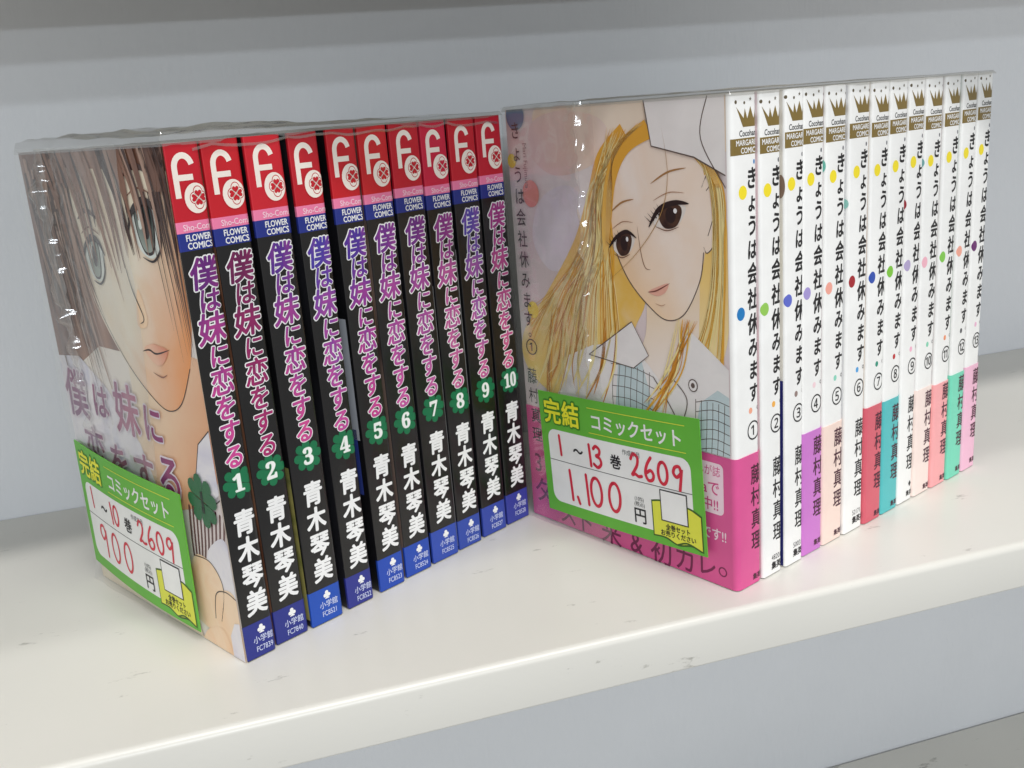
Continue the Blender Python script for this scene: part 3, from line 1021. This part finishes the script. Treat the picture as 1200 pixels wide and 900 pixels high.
# ---- face cover of the first white comic: generic blonde portrait, looking down, in watercolour tones
def right_cover(book):
    A = Art()
    skin = wash('print_pale_skin', [(240, 222, 206), (244, 230, 220), (238, 226, 220), (244, 216, 190)], 24)
    blush = wash('print_blush', [(246, 214, 180), (244, 224, 204)], 40)
    blonde = wash('print_blonde', [(214, 164, 62), (238, 206, 112), (242, 226, 172), (226, 184, 82)], 34, stretch=(1, 1.8, 0.45), distort=1.2)
    gold = mat((228, 170, 58), 0.36)
    amber = mat((206, 138, 48), 0.36)
    straw = mat((244, 226, 160), 0.36)
    lilac = wash('print_lilac_grey', [(218, 200, 200), (226, 214, 214), (232, 226, 226)], 20)
    shirt = wash('print_shirt', [(228, 224, 222), (238, 234, 232), (216, 212, 214)], 26)
    check = wash('print_pale_blue', [(186, 206, 210), (204, 218, 220)], 40)
    line = mat((96, 82, 76), 0.42)
    dark = mat((44, 30, 26), 0.4)
    A.rect(0, 0.3, WR - 1.9, HR - 0.05, lilac, 0)
    A.blob([(18, 175), (40, 178), (112, 175), (112, 158), (86, 160), (52, 160), (34, 154), (20, 162)], wash('print_beige', [(232, 212, 190), (238, 224, 206)], 30), 1)
    # loose washes of peach and lilac behind the hair
    A.blob([(16, 170), (34, 174), (54, 170), (58, 160), (44, 152), (26, 150), (14, 158)], wash2('print_peach_wash', [(236, 210, 190), (232, 214, 204)], (222, 204, 206), (44, 166), (14, 152), spread=1.0), 1.4)
    A.blob([(18, 140), (34, 146), (44, 138), (38, 118), (22, 112), (12, 124)], wash('print_lilac_wash', [(224, 216, 226), (232, 226, 232), (214, 204, 216)], 30), 1.4)
    # long hair falling to both sides
    pale_hair = wash2('print_blonde_pale', [(246, 228, 164), (242, 208, 112), (248, 240, 214)], (226, 168, 62), (30, 84), (66, 150), scale=36)
    side_hair = wash2('print_blonde_side', [(240, 198, 98), (232, 178, 74)], (248, 234, 186), (106, 140), (96, 70), scale=36)
    A.poly(crom([(64, 168), (52, 158), (45, 142), (36, 124), (18, 102), (2, 84), (2, 70), (16, 60), (40, 54), (62, 60), (66, 90), (74, 108), (76, 150)], 7), pale_hair, 4)
    A.poly(crom([(76, 168), (94, 166), (105, 156), (110.5, 138), (111, 112), (110, 92), (100, 70), (90, 60), (82, 66), (90, 96), (88, 140)], 7), side_hair, 4)
    # neck and face, a little tilted
    skin = wash2('print_pale_skin', [(244, 228, 214), (242, 222, 204), (246, 234, 224)], (242, 198, 138), (86, 118), (60, 98))
    neck = wash2('print_neck', [(240, 222, 200), (238, 214, 184)], (242, 232, 226), (80, 100), (88, 78))
    A.poly(crom([(74, 112), (73, 94), (70, 82), (82, 72), (96, 84), (98, 96), (99, 116)], 6), neck, 5)
    A.poly(crom([(58, 158), (56, 142), (58, 126), (65, 112), (76, 102), (84, 98.5), (92, 102), (99, 114), (103, 136), (100, 156), (88, 167), (72, 168)], 8), skin, 6)
    A.stroke([(56.4, 142), (58, 126), (65, 112), (76, 102), (84, 98.5), (92, 102), (99, 114), (101, 124)], 0.42, line, 7)
    A.blob([(100, 128), (100, 146), (104, 151), (108.5, 148), (109, 138), (106, 128), (102.5, 124)], skin, 5)
    E_ = crom([(100.6, 146), (104, 151), (108.5, 148), (109, 138), (106, 128), (102.5, 124), (101, 126)], 6)
    A.stroke(E_, 0.36, line, 6, smooth=False, caps=False)
    A.stroke([(102.6, 145), (105.6, 147), (106.6, 140), (104.2, 133), (103, 130)], 0.3, line, 6)
    # simple generic downcast eyes
    brown = wash('print_brown_iris', [(48, 32, 26), (84, 58, 42), (38, 28, 24)], 120)
    for ex, ez, s, tilt in ((86, 136.5, 0.92, 2.0), (63.2, 125.5, 0.70, 1.0)):
        A.blob([(ex - 8 * s, ez - 1.6 * tilt), (ex - 3 * s, ez + 2.4), (ex + 4 * s, ez + 3.6), (ex + 8.5 * s, ez + 1.2 * tilt), (ex + 4 * s, ez - 3.6), (ex - 3 * s, ez - 4.8)], mat((232, 224, 216)), 8)
        A.blob([(ex - 5.2 * s, ez - 1.2), (ex - 3 * s, ez + 2.2), (ex + 4.4 * s, ez + 3.5), (ex + 6.4 * s, ez + 1.0), (ex + 3.6 * s, ez - 3.8), (ex - 2.2 * s, ez - 4.8)], brown, 9)
        A.disc(ex + 0.8 * s, ez - 0.2, 2.6 * s, 2.8, dark, 10, n=16)
        A.disc(ex + 3.2 * s, ez + 1.4, 0.9 * s, 0.9, WHITE, 11, n=12)
        A.stroke([(ex - 10.5 * s, ez - 2.4 * tilt), (ex - 5 * s, ez + 1.6), (ex + 3 * s, ez + 4.2), (ex + 10.0 * s, ez + 2.0 * tilt)], 2.2 * s, dark, 12, taper='both')
        for k in range(5):
            A.stroke([(ex - 9 * s + k * 1.3, ez - 1.6 * tilt + k * 0.9), (ex - 12.6 * s + k * 1.5, ez - 1.0 * tilt + 1.2 + k * 1.1)], 0.45, dark, 12, taper='end', smooth=False)
        A.stroke([(ex - 7 * s, ez - 4.4), (ex - 1 * s, ez - 5.6), (ex + 5 * s, ez - 4.0)], 0.4, mat((120, 84, 64)), 12, taper='both')
        A.stroke([(ex - 8 * s, ez + 4.6), (ex, ez + 7.6), (ex + 8 * s, ez + 7.6)], 0.35, mat((170, 128, 98)), 9, taper='both')
        A.stroke([(ex - 9 * s, ez + 10.5), (ex, ez + 14.6), (ex + 9 * s, ez + 16)], 0.7, mat((170, 124, 74)), 9, taper='both')
    A.stroke([(70.5, 132), (72, 122), (73.8, 117.0), (76.4, 116.4)], 0.4, mat((150, 112, 88)), 8, taper='both')
    A.blob([(75, 108.2), (79.4, 110.4), (84.6, 112.0), (83, 108.6), (79, 107)], mat((234, 176, 156)), 8)
    A.stroke([(74.6, 108), (79, 109.0), (85.4, 112.2)], 0.5, mat((120, 66, 56)), 9, taper='both')
    A.stroke([(78, 104.2), (81, 103.6), (83, 104.4)], 0.3, mat((190, 146, 116)), 9, taper='both')
    # hair strands: fine, mostly pale, a few amber
    rnd = random.Random(11)
    for k in range(150):
        if rnd.random() < 0.70:
            q = rnd.random()
            x0, z0 = 62 + rnd.uniform(-5, 12), 167 - rnd.uniform(0, 6)
            x1, z1 = 2 + 60 * q + rnd.uniform(-2, 2), 84 - 26 * q + rnd.uniform(-6, 10)
            pts = [(x0, z0), (50 + 6 * q + rnd.uniform(-3, 2), 146), (40 + 18 * q + rnd.uniform(-3, 3), 122), ((40 + 18 * q + x1) / 2 - 1, 102), (x1, z1)]
        else:
            q = rnd.random()
            x0, z0 = 84 + rnd.uniform(-4, 10), 167 - rnd.uniform(0, 2)
            pts = [(x0, z0), (103 + 5 * q, 150), (105 + 5 * q, 124), (100 + 9 * q, 98), (84 + 24 * q, 70 + rnd.uniform(-6, 8))]
        A.stroke(pts, rnd.uniform(0.2, 1.0), rnd.choice([gold, amber, straw, straw, gold, straw, straw]), 7 + k % 3, taper='both')
    # side-swept fringe over the brow and one loose lock
    A.poly(crom([(76, 169), (64, 162), (56, 150), (52.5, 130), (54, 118), (57.5, 132), (61, 148), (68, 158), (80, 163)], 6), pale_hair, 11)
    A.poly(crom([(80, 169), (94, 165), (104, 157), (109, 146), (105, 151), (98, 158), (84, 165)], 6), side_hair, 11)
    for k in range(16):
        t_ = k / 15
        A.stroke([(76 - 3 * t_, 168), (64 - 4 * t_, 160 - 2 * t_), (57 + 2 * t_, 148 - 4 * t_), (54 + 2 * t_, 124)], 0.35, [gold, straw, amber][k % 3], 12, taper='both')
        A.stroke([(82 + 2 * t_, 168), (95 + 2 * t_, 163), (101 + 3 * t_, 156), (107 + 2 * t_, 146)], 0.35, [gold, amber, straw][k % 3], 12, taper='both')
    A.stroke([(84, 166), (86, 150), (82, 136), (70, 122), (54, 110)], 0.28, mat((178, 140, 84)), 13, taper='both')
    # collar, shirt, pale checked vest
    A.poly([(30, 78), (44, 84), (64, 88), (74, 80), (80, 74), (94, 96), (111, 84), (111, 52), (18, 52)], shirt, 10)
    A.poly([(58, 80), (70, 82), (76, 62), (70, 52), (54, 52)], check, 11)
    A.poly([(98, 70), (106, 76), (111, 74), (111, 52), (94, 52)], check, 11)
    for k in range(7):
        A.stroke([(56 + 3.0 * k, 80.5 - 0.5 * k), (54 + 3.2 * k, 66), (55 + 2.8 * k, 52)], 0.25, line, 12)
        A.stroke([(96 + 2.6 * k, 71), (95.6 + 2.6 * k, 60), (95 + 2.6 * k, 52)], 0.25, line, 12, smooth=False) if k < 6 else None
        if k < 6:
            A.stroke([(54, 78 - 4.4 * k), (64, 78.4 - 4.4 * k), (76, 76 - 4.4 * k)], 0.25, line, 12)
            A.stroke([(96, 70 - 3.6 * k), (104, 72 - 3.6 * k), (111, 71 - 3.6 * k)], 0.25, line, 12)
    A.poly([(42, 80), (66, 96), (74, 84), (66, 78)], shirt, 13)
    A.stroke([(42, 80), (66, 96), (74, 84), (66, 78), (42, 80)], 0.4, line, 14, smooth=False)
    A.stroke([(76, 76), (84, 66), (92, 54)], 0.4, line, 14)
    A.stroke([(84, 78), (92, 70), (88, 58)], 0.4, line, 14)
    A.disc(95, 76, 2.2, 2.4, line, 14, n=18)
    A.disc(95, 76, 1.8, 2.0, shirt, 15, n=18)
    A.disc(95, 76, 0.9, 1.0, line, 16, n=14)
    for k in range(26):
        x0 = rnd.uniform(20, 60)
        A.stroke([(x0, rnd.uniform(86, 98)), (x0 - rnd.uniform(2, 8), 76), (x0 - rnd.uniform(4, 16), rnd.uniform(56, 68))], rnd.uniform(0.3, 1.2), rnd.choice([gold, straw, straw, amber]), 13 + k % 3, taper='both')
    for k in range(14):
        A.stroke([(rnd.uniform(88, 98), 100), (rnd.uniform(80, 92), 80), (rnd.uniform(68, 84), rnd.uniform(56, 66))], rnd.uniform(0.3, 1.4), rnd.choice([gold, straw, amber]), 15 + k % 2, taper='both')
    # pale sleeve across the upper corner
    A.poly([(76, 175.5), (79, 160), (98, 156), (111, 150), (111, 175.5)], shirt, 13)
    A.stroke([(76, 175.5), (79, 160), (98, 156), (111, 150)], 0.45, line, 14, smooth=False)
    A.stroke([(104, 175.5), (101, 162), (111, 146)], 0.4, line, 14)
    # colour dots of the cover design
    A.disc(6.5, 173.0, 5.4, 5.6, mat((86, 120, 156)), 11)
    A.poly([(0.2, 173.8), (14, 173.8), (14, 179), (0.2, 179)], lilac, 12) if False else None
    A.disc(2.6, 155.5, 2.6, 2.8, mat((222, 204, 70)), 11)
    A.disc(13, 142.5, 5.0, 5.4, mat((236, 150, 140)), 11)
    A.disc(9.5, 94.5, 3.4, 3.6, mat((236, 214, 60)), 11)
    A.build('cover_picture', cover_mapper(WR), 0.05, clip=[(HR - 0.1, 1, 1), (0.1, -1, 0), (WR - 1.95, 1, 0)], parent=book)
    T = Art()
    for ch, z in zip('きょうは会社休みます', (167.4, 158.6, 150, 141.4, 132.8, 124, 115.4, 106.8, 98.4, 90.4)):
        T.text(ch, 6.4, z, 7.4, INK, 0, sx=0.82, off=0.004)
    T.text('。', 8.6, 85.2, 6, INK, 0)
    T.text('①', 7.2, 78.4, 8.4, INK, 0)
    for ch, z in zip('藤村', (65.4, 56.6)):
        T.text(ch, 6.2, z, 7.4, INK, 0, sx=0.85)
    T.text('Mari Fujimura', 11.6, 153.6, 3.2, mat((150, 120, 122)), 0, rot=-PI / 2, off=0.0)
    T.build('cover_title', cover_mapper(WR), 0.92, parent=book)
    # printing on the pink paper band
    P = Art()
    P.step = 0.03
    deep = mat((120, 30, 78), 0.42)
    for ch, a, z, s in (('真', 6.2, 47.4, 7), ('理', 6.2, 38.8, 7), ('3', 5.6, 26, 12), ('タ', 7.6, 13, 13), ('ス', 23, 6.4, 12), ('ト', 33.5, 5.6, 12), ('来', 49, 5.2, 13),
                        ('&', 63, 5.0, 12), ('初', 76.5, 5.6, 13), ('カ', 88.5, 5.8, 12), ('レ', 99, 7.0, 11)):
        P.text(ch, a, z, s, deep if z < 30 else INK, 1, sx=0.92, off=0.006)
    for k in range(20):
        a0, a1 = 2 * PI * k / 20, 2 * PI * (k + 1) / 20
        P.stroke([(106.6 + 1.7 * math.cos(a0), 6.3 + 1.7 * math.sin(a0)), (106.6 + 1.7 * math.cos(a1), 6.3 + 1.7 * math.sin(a1))], 0.5, deep, 1, smooth=False, caps=False)
    pale = mat((246, 218, 230), 0.36)
    P.rect(84, 28.6, 107.6, 48.4, pale, 1, r=2.0)
    rose = mat((214, 84, 142), 0.4)
    P.text('まんが誌', 106.2, 45.2, 4.4, rose, 2, sx=0.85, align='R')
    P.text('aで', 105.6, 38.6, 6.2, rose, 2, sx=0.95, off=0.01, align='R')
    P.text('中!!', 105.0, 32.2, 5.4, rose, 2, sx=0.9, off=0.015, align='R')
    P.text('です!!', 108.4, 20.6, 5.4, pale, 1, sx=0.85, off=0.015, align='R')
    P.build('band_lettering', cover_mapper(WR), 0.36, parent=book)

right_cover(right_books[0])

# ------------------------------------------------------------------ price cards
TG = mat((100, 182, 56), 0.42)
TY = mat((240, 238, 50), 0.42)
TYE = mat((226, 228, 70), 0.42)
TW = mat((240, 240, 238), 0.42)
RED = mat((214, 36, 62), 0.4)

DIG = {
    '0': [[(0.3 + 0.27 * math.sin(-a), 0.5 + 0.46 * math.cos(a)) for a in [0.3 + 2 * PI * k / 14 for k in range(15)]]],
    '1': [[(0.26, 0.98), (0.30, 0.5), (0.33, 0.0)]],
    '2': [[(0.02, 0.74), (0.2, 0.97), (0.46, 0.86), (0.40, 0.54), (0.16, 0.24), (0.0, 0.06), (0.2, 0.12), (0.4, 0.04), (0.6, 0.08)]],
    '3': [[(0.05, 0.84), (0.25, 0.98), (0.5, 0.84), (0.44, 0.62), (0.22, 0.53), (0.48, 0.44), (0.56, 0.2), (0.3, 0.0), (0.02, 0.12)]],
    '6': [[(0.42, 1.0), (0.18, 0.7), (0.04, 0.32), (0.18, 0.03), (0.44, 0.06), (0.54, 0.28), (0.38, 0.46), (0.14, 0.34)]],
    '9': [[(0.50, 0.74), (0.38, 0.95), (0.14, 0.9), (0.06, 0.66), (0.26, 0.5), (0.48, 0.68), (0.53, 0.86), (0.51, 0.5), (0.47, -0.02)]],
    ',': [[(0.12, 0.14), (0.2, -0.06)]],
}
def hand(A, s, a0, z0, h, w, adv, drop=0.0, jit=0.0):
    x = a0
    rnd = random.Random(len(s) * 7 + int(a0))
    for k, ch in enumerate(s):
        zz = z0 + drop * (x - a0)
        tilt = rnd.uniform(-jit, jit)
        for st in DIG[ch]:
            A.stroke([(x + (px + tilt * py) * h * 0.86, zz + pz * h) for px, pz in st for py in (pz,)], w, RED, 1, n=6)
        x += adv * (0.55 if ch in '1' else 0.42 if ch == ',' else 1.0)

def price_card(book, W, rot, org, bend, off, vol, price, label, hnd):
    """90 x 55 mm card taped on the wrap; org = its lower left corner on the cover (a, z)."""
    ca, sa = math.cos(rot), math.sin(rot)
    base = book.matrix_basis.copy()
    card = empty('price_card', (0, 0, 0), 0)
    def place(u, v, h):
        u, v = u * 0.975, v * 0.968
        a, z = org[0] + u * ca - v * sa, org[1] + u * sa + v * ca
        return (-(off + bend(u) + h), W - a, z)
    o3 = base @ (Vector(place(0, 0, 0)) * MM)
    card.location = o3
    card.rotation_euler = (0, 0, book.rotation_euler[2])
    p0 = Vector(place(0, 0, 0))
    mp = lambda u, v, h: tuple(Vector(place(u, v, h)) - p0)
    tag(card, label, 'price tag', 'price cards on the comic sets')
    cuts = [90 * k / 30 for k in range(31)]
    # card body
    bm = bmesh.new()
    grid = {}
    for side, h in ((0, 0.0), (1, -0.35)):
        for k in range(31):
            for j, v in enumerate((0.0, 55.0)):
                grid[side, k, j] = bm.verts.new(Vector(mp(3.0 * k, v, h)) * MM)
    for k in range(30):
        bm.faces.new((grid[0, k, 0], grid[0, k + 1, 0], grid[0, k + 1, 1], grid[0, k, 1]))
        bm.faces.new((grid[1, k, 1], grid[1, k + 1, 1], grid[1, k + 1, 0], grid[1, k, 0]))
        for j in (0, 1):
            bm.faces.new((grid[0, k, j], grid[1, k, j], grid[1, k + 1, j], grid[0, k + 1, j]))
    for k in (0, 30):
        bm.faces.new((grid[0, k, 0], grid[0, k, 1], grid[1, k, 1], grid[1, k, 0]))
    bmesh.ops.recalc_face_normals(bm, faces=bm.faces)
    link('card', mesh_from_bm('card', bm, [TG]), card)
    A = Art()
    A.rect(4.2, 5.0, 84.6, 38.4, TW, 0, r=4.5)
    A.stroke([(4.2, 24.4), (84.6, 24.4)], 0.28, INK, 1, smooth=False, caps=False)
    A.build('writing_panel', mp, 0.03, cuts, None, card)
    A = Art()
    halo = mat((58, 132, 34), 0.42)
    for k, ch in enumerate('完結'):
        A.text(ch, 8.6 + 11.8 * k, 46.6, 11.6, halo, 0, off=0.09, sx=0.98)
        A.text(ch, 8.6 + 11.8 * k, 46.6, 11.6, TY, 3, off=0.024, sx=0.98)
    A.text('コミックセット', 57.0, 45.8, 7.7, TW, 1, sx=0.92, off=0.02)
    for z in (51.4, 40.6):
        A.stroke([(31, z), (83, z)], 0.3, TYE, 1, smooth=False, caps=False)
    A.build('heading_lettering', mp, 0.03, cuts, None, card)
    A = Art()
    A.text('〜', 23.2, 30.8, 6.4, INK, 1, off=0.03)
    A.text('巻', 45.6, 30.4, 6.4, INK, 1, off=0.022)
    A.text('作成年月', 54.6, 35.6, 2.6, mat((90, 90, 90)), 1, sx=0.95)
    A.text('円', 57.2, 9.8, 7.2, INK, 1, off=0.014)
    A.text('(10%)', 57.2, 17.0, 2.3, INK, 1, sx=0.95)
    A.text('(税込)', 57.2, 14.7, 2.3, INK, 1, sx=0.95)
    A.build('printed_lettering', mp, 0.09, cuts, None, card)
    A = Art()
    hnd(A)
    A.build('handwritten_figures', mp, 0.09, cuts, None, card)
    # little open-book emblem with its white square (left blank)
    A = Art()
    edge = mat((54, 92, 20), 0.42)
    def page(x0, x1, zb, zt, m, lv):
        xm = (x0 + x1) / 2
        topc = crom([(x0, zt - 0.3), (x0 + 6, zt + 0.7), (xm, zt - 1.0), (x1 - 6, zt + 0.1), (x1, zt - 2.2)], 6)
        botc = crom([(x1, zb - 1.2), (x1 - 5.5, zb + 0.2), (xm, zb - 0.9), (x0 + 6.0, zb + 0.9), (x0, zb + 0.7)], 6)
        A.poly(topc + botc, m, lv)
    page(63.6, 88.6, 2.2, 18.4, edge, 0)
    page(64.2, 88.0, 2.9, 17.8, TYE, 1)
    A.stroke([(76.2, 1.9), (81, 3.4), (87.6, 1.6)], 0.7, edge, 2)
    A.rect(68.4, 10.4, 82.0, 23.6, INK, 3)
    A.rect(68.9, 10.9, 81.5, 23.1, TW, 4)
    A.text('全巻セット', 76.6, 8.2, 2.75, INK, 3, sx=0.9, off=0.02)
    A.text('お売りください', 76.4, 5.4, 2.75, INK, 3, sx=0.92, off=0.02)
    A.build('book_emblem', mp, 0.06, cuts, None, card)
    return card

def fig_left(A):
    hand(A, '1', 9.0, 28.2, 8.8, 1.15, 6)
    hand(A, '10', 28.4, 26.8, 9.0, 1.2, 7.6)
    hand(A, '2609', 54.8, 26.2, 9.6, 1.15, 6.7, -0.04, 0.1)
    hand(A, '900', 13.5, 8.4, 13.8, 1.25, 11.6, -0.02, 0.06)
def fig_right(A):
    hand(A, '1', 9.6, 27.4, 8.8, 1.4, 6)
    hand(A, '13', 28.2, 26.0, 9.4, 1.45, 7.8)
    hand(A, '2609', 54.6, 26.2, 9.8, 1.4, 6.8, -0.05, 0.12)
    hand(A, '1,100', 13.4, 7.8, 13.6, 1.5, 10.4, 0.0, 0.05)

price_card(left_books[0], WL, math.radians(-2.2), (0.3, 8.3), lambda u: 1.6 * math.sin(PI * u / 90) - 1.2 * (1 - u / 90) ** 2, 3.2,
           10, 900, 'green edged price card with handwritten 900, on the brown-haired comic cover', fig_left)
price_card(right_books[0], WR, math.radians(2.75), (14.2, 7.4), lambda u: 0.9 * math.sin(PI * u / 90), 3.0,
           13, 1100, 'green edged price card with handwritten 1,100, over the pink paper band', fig_right)

# ------------------------------------------------------------------ clear plastic wraps
def sheet(name, fn, nu, nv, parent, m=None):
    """fn(u, v) in 0..1 -> local point in mm."""
    bm = bmesh.new()
    g = [[bm.verts.new(Vector(fn(i / nu, j / nv)) * MM) for j in range(nv + 1)] for i in range(nu + 1)]
    for i in range(nu):
        for j in range(nv):
            bm.faces.new((g[i][j], g[i + 1][j], g[i + 1][j + 1], g[i][j + 1]))
    return link(name, mesh_from_bm(name, bm, [m or FILM], True, False), parent)

def wr(x, y, s, seed):
    return noise.noise(Vector((x * s + seed, y * s - seed * 0.7, seed * 1.3)))

def wrap(book, W, H, total, row_ang, yaw, label, seed, a_end, pleat_a, pleat_h, rise):
    w = empty('plastic_wrap', tuple(v / MM for v in book.location), yaw)
    tag(w, label, 'plastic wrap', 'clear plastic wraps round the comic sets')
    k = math.tan(row_ang - yaw)          # the row steps slightly out of square
    def flap(u, v):
        z = -0.0 + (H + 1.0) * v
        aend = a_end(v)
        a = -1.5 + (aend + 1.5) * u
        off = 1.1 + 0.9 * wr(a, z * 0.5, 0.05, seed) + 0.35 * wr(a, z, 0.14, seed + 3)
        sg = 2.4 if rise > 3 else 1.5
        calm = min(1.0, max(0.0, (z - 66) / 8))
        pl = math.exp(-((a - pleat_a - 2.5 * wr(z, 0, 0.02, seed)) / sg) ** 2)
        off += calm * pl * (pleat_h + 0.75 * pleat_h * wr(a * 0.25, z, 0.13, seed + 1) + 0.10 * pleat_h * wr(a * 0.5, z, 0.5, seed + 7))
        off += calm * 0.5 * pleat_h * math.exp(-((a - pleat_a) / 7) ** 2) * wr(a, z, 0.22, seed + 11)
        off += 2.4 * max(0, 1 - z / 10.0) ** 2 * (1 - 0.8 * u)          # lower edge flares out a little
        return (-(0.45 + max(0.75, off)), W - a, max(0.4, z))
    sheet('front_flap', flap, 130, 280, w)
    def top(u, v):
        u, v = u ** 1.7, v ** 1.7
        x = -1.2 + (total + (1.7 if rise > 3 else 0.6)) * u
        y = -0.8 + (W + 2.0) * v + x * k + 0.5 * wr(x, 0, 0.06, seed + 4)
        edge = max(0.0, min(1.0, (x + 1.2) / 1.4, (y - x * k + 0.8) / 1.4))
        crown = rise * (1 - 0.80 * u ** 0.8) * (1 - 0.25 * v)
        crown *= 1 + 0.55 * wr(x, y, 0.035, seed) + 0.25 * wr(x, y, 0.12, seed + 5)
        crown = max(0.1, crown)
        return (x, y, H - 0.8 + (crown + 1.2) * edge ** 0.7 if edge < 1 else H + 0.4 + crown)
    sheet('top_fold', top, 130, 50, w, FILM_FOLD)
    def rim(u, v):
        x = 9.0 + (total - 12.0) * u
        y = -0.75 + x * k - 0.25 * math.sin(u * 40)
        z = H - 1.6 - 2.2 * abs(wr(x, 0, 0.055, seed + 9)) * 1.6 + 0.9 * v
        return (x, y - 0.12 * math.sin(PI * v), z)
    if rise > 3:
        sheet('folded_rim', rim, 160, 3, w, FILM_FOLD)
    return w

wrap(left_books[0], WL, HL, 148.5, L_ROW, L_YAW, 'clear crinkled plastic wrap on the black-spined set at the left', 2.3,
     lambda v: 60 + 38 * v - 14 * v * v, 28.0, 5.6, 4.4)
wrap(right_books[0], WR, HR, 168.8, R_ROW, R_YAW, 'clear plastic wrap with a vertical fold on the white-spined set', 8.1,
     lambda v: 50 + 1.5 * math.sin(v * 9), 45.0, 3.2, 1.4)
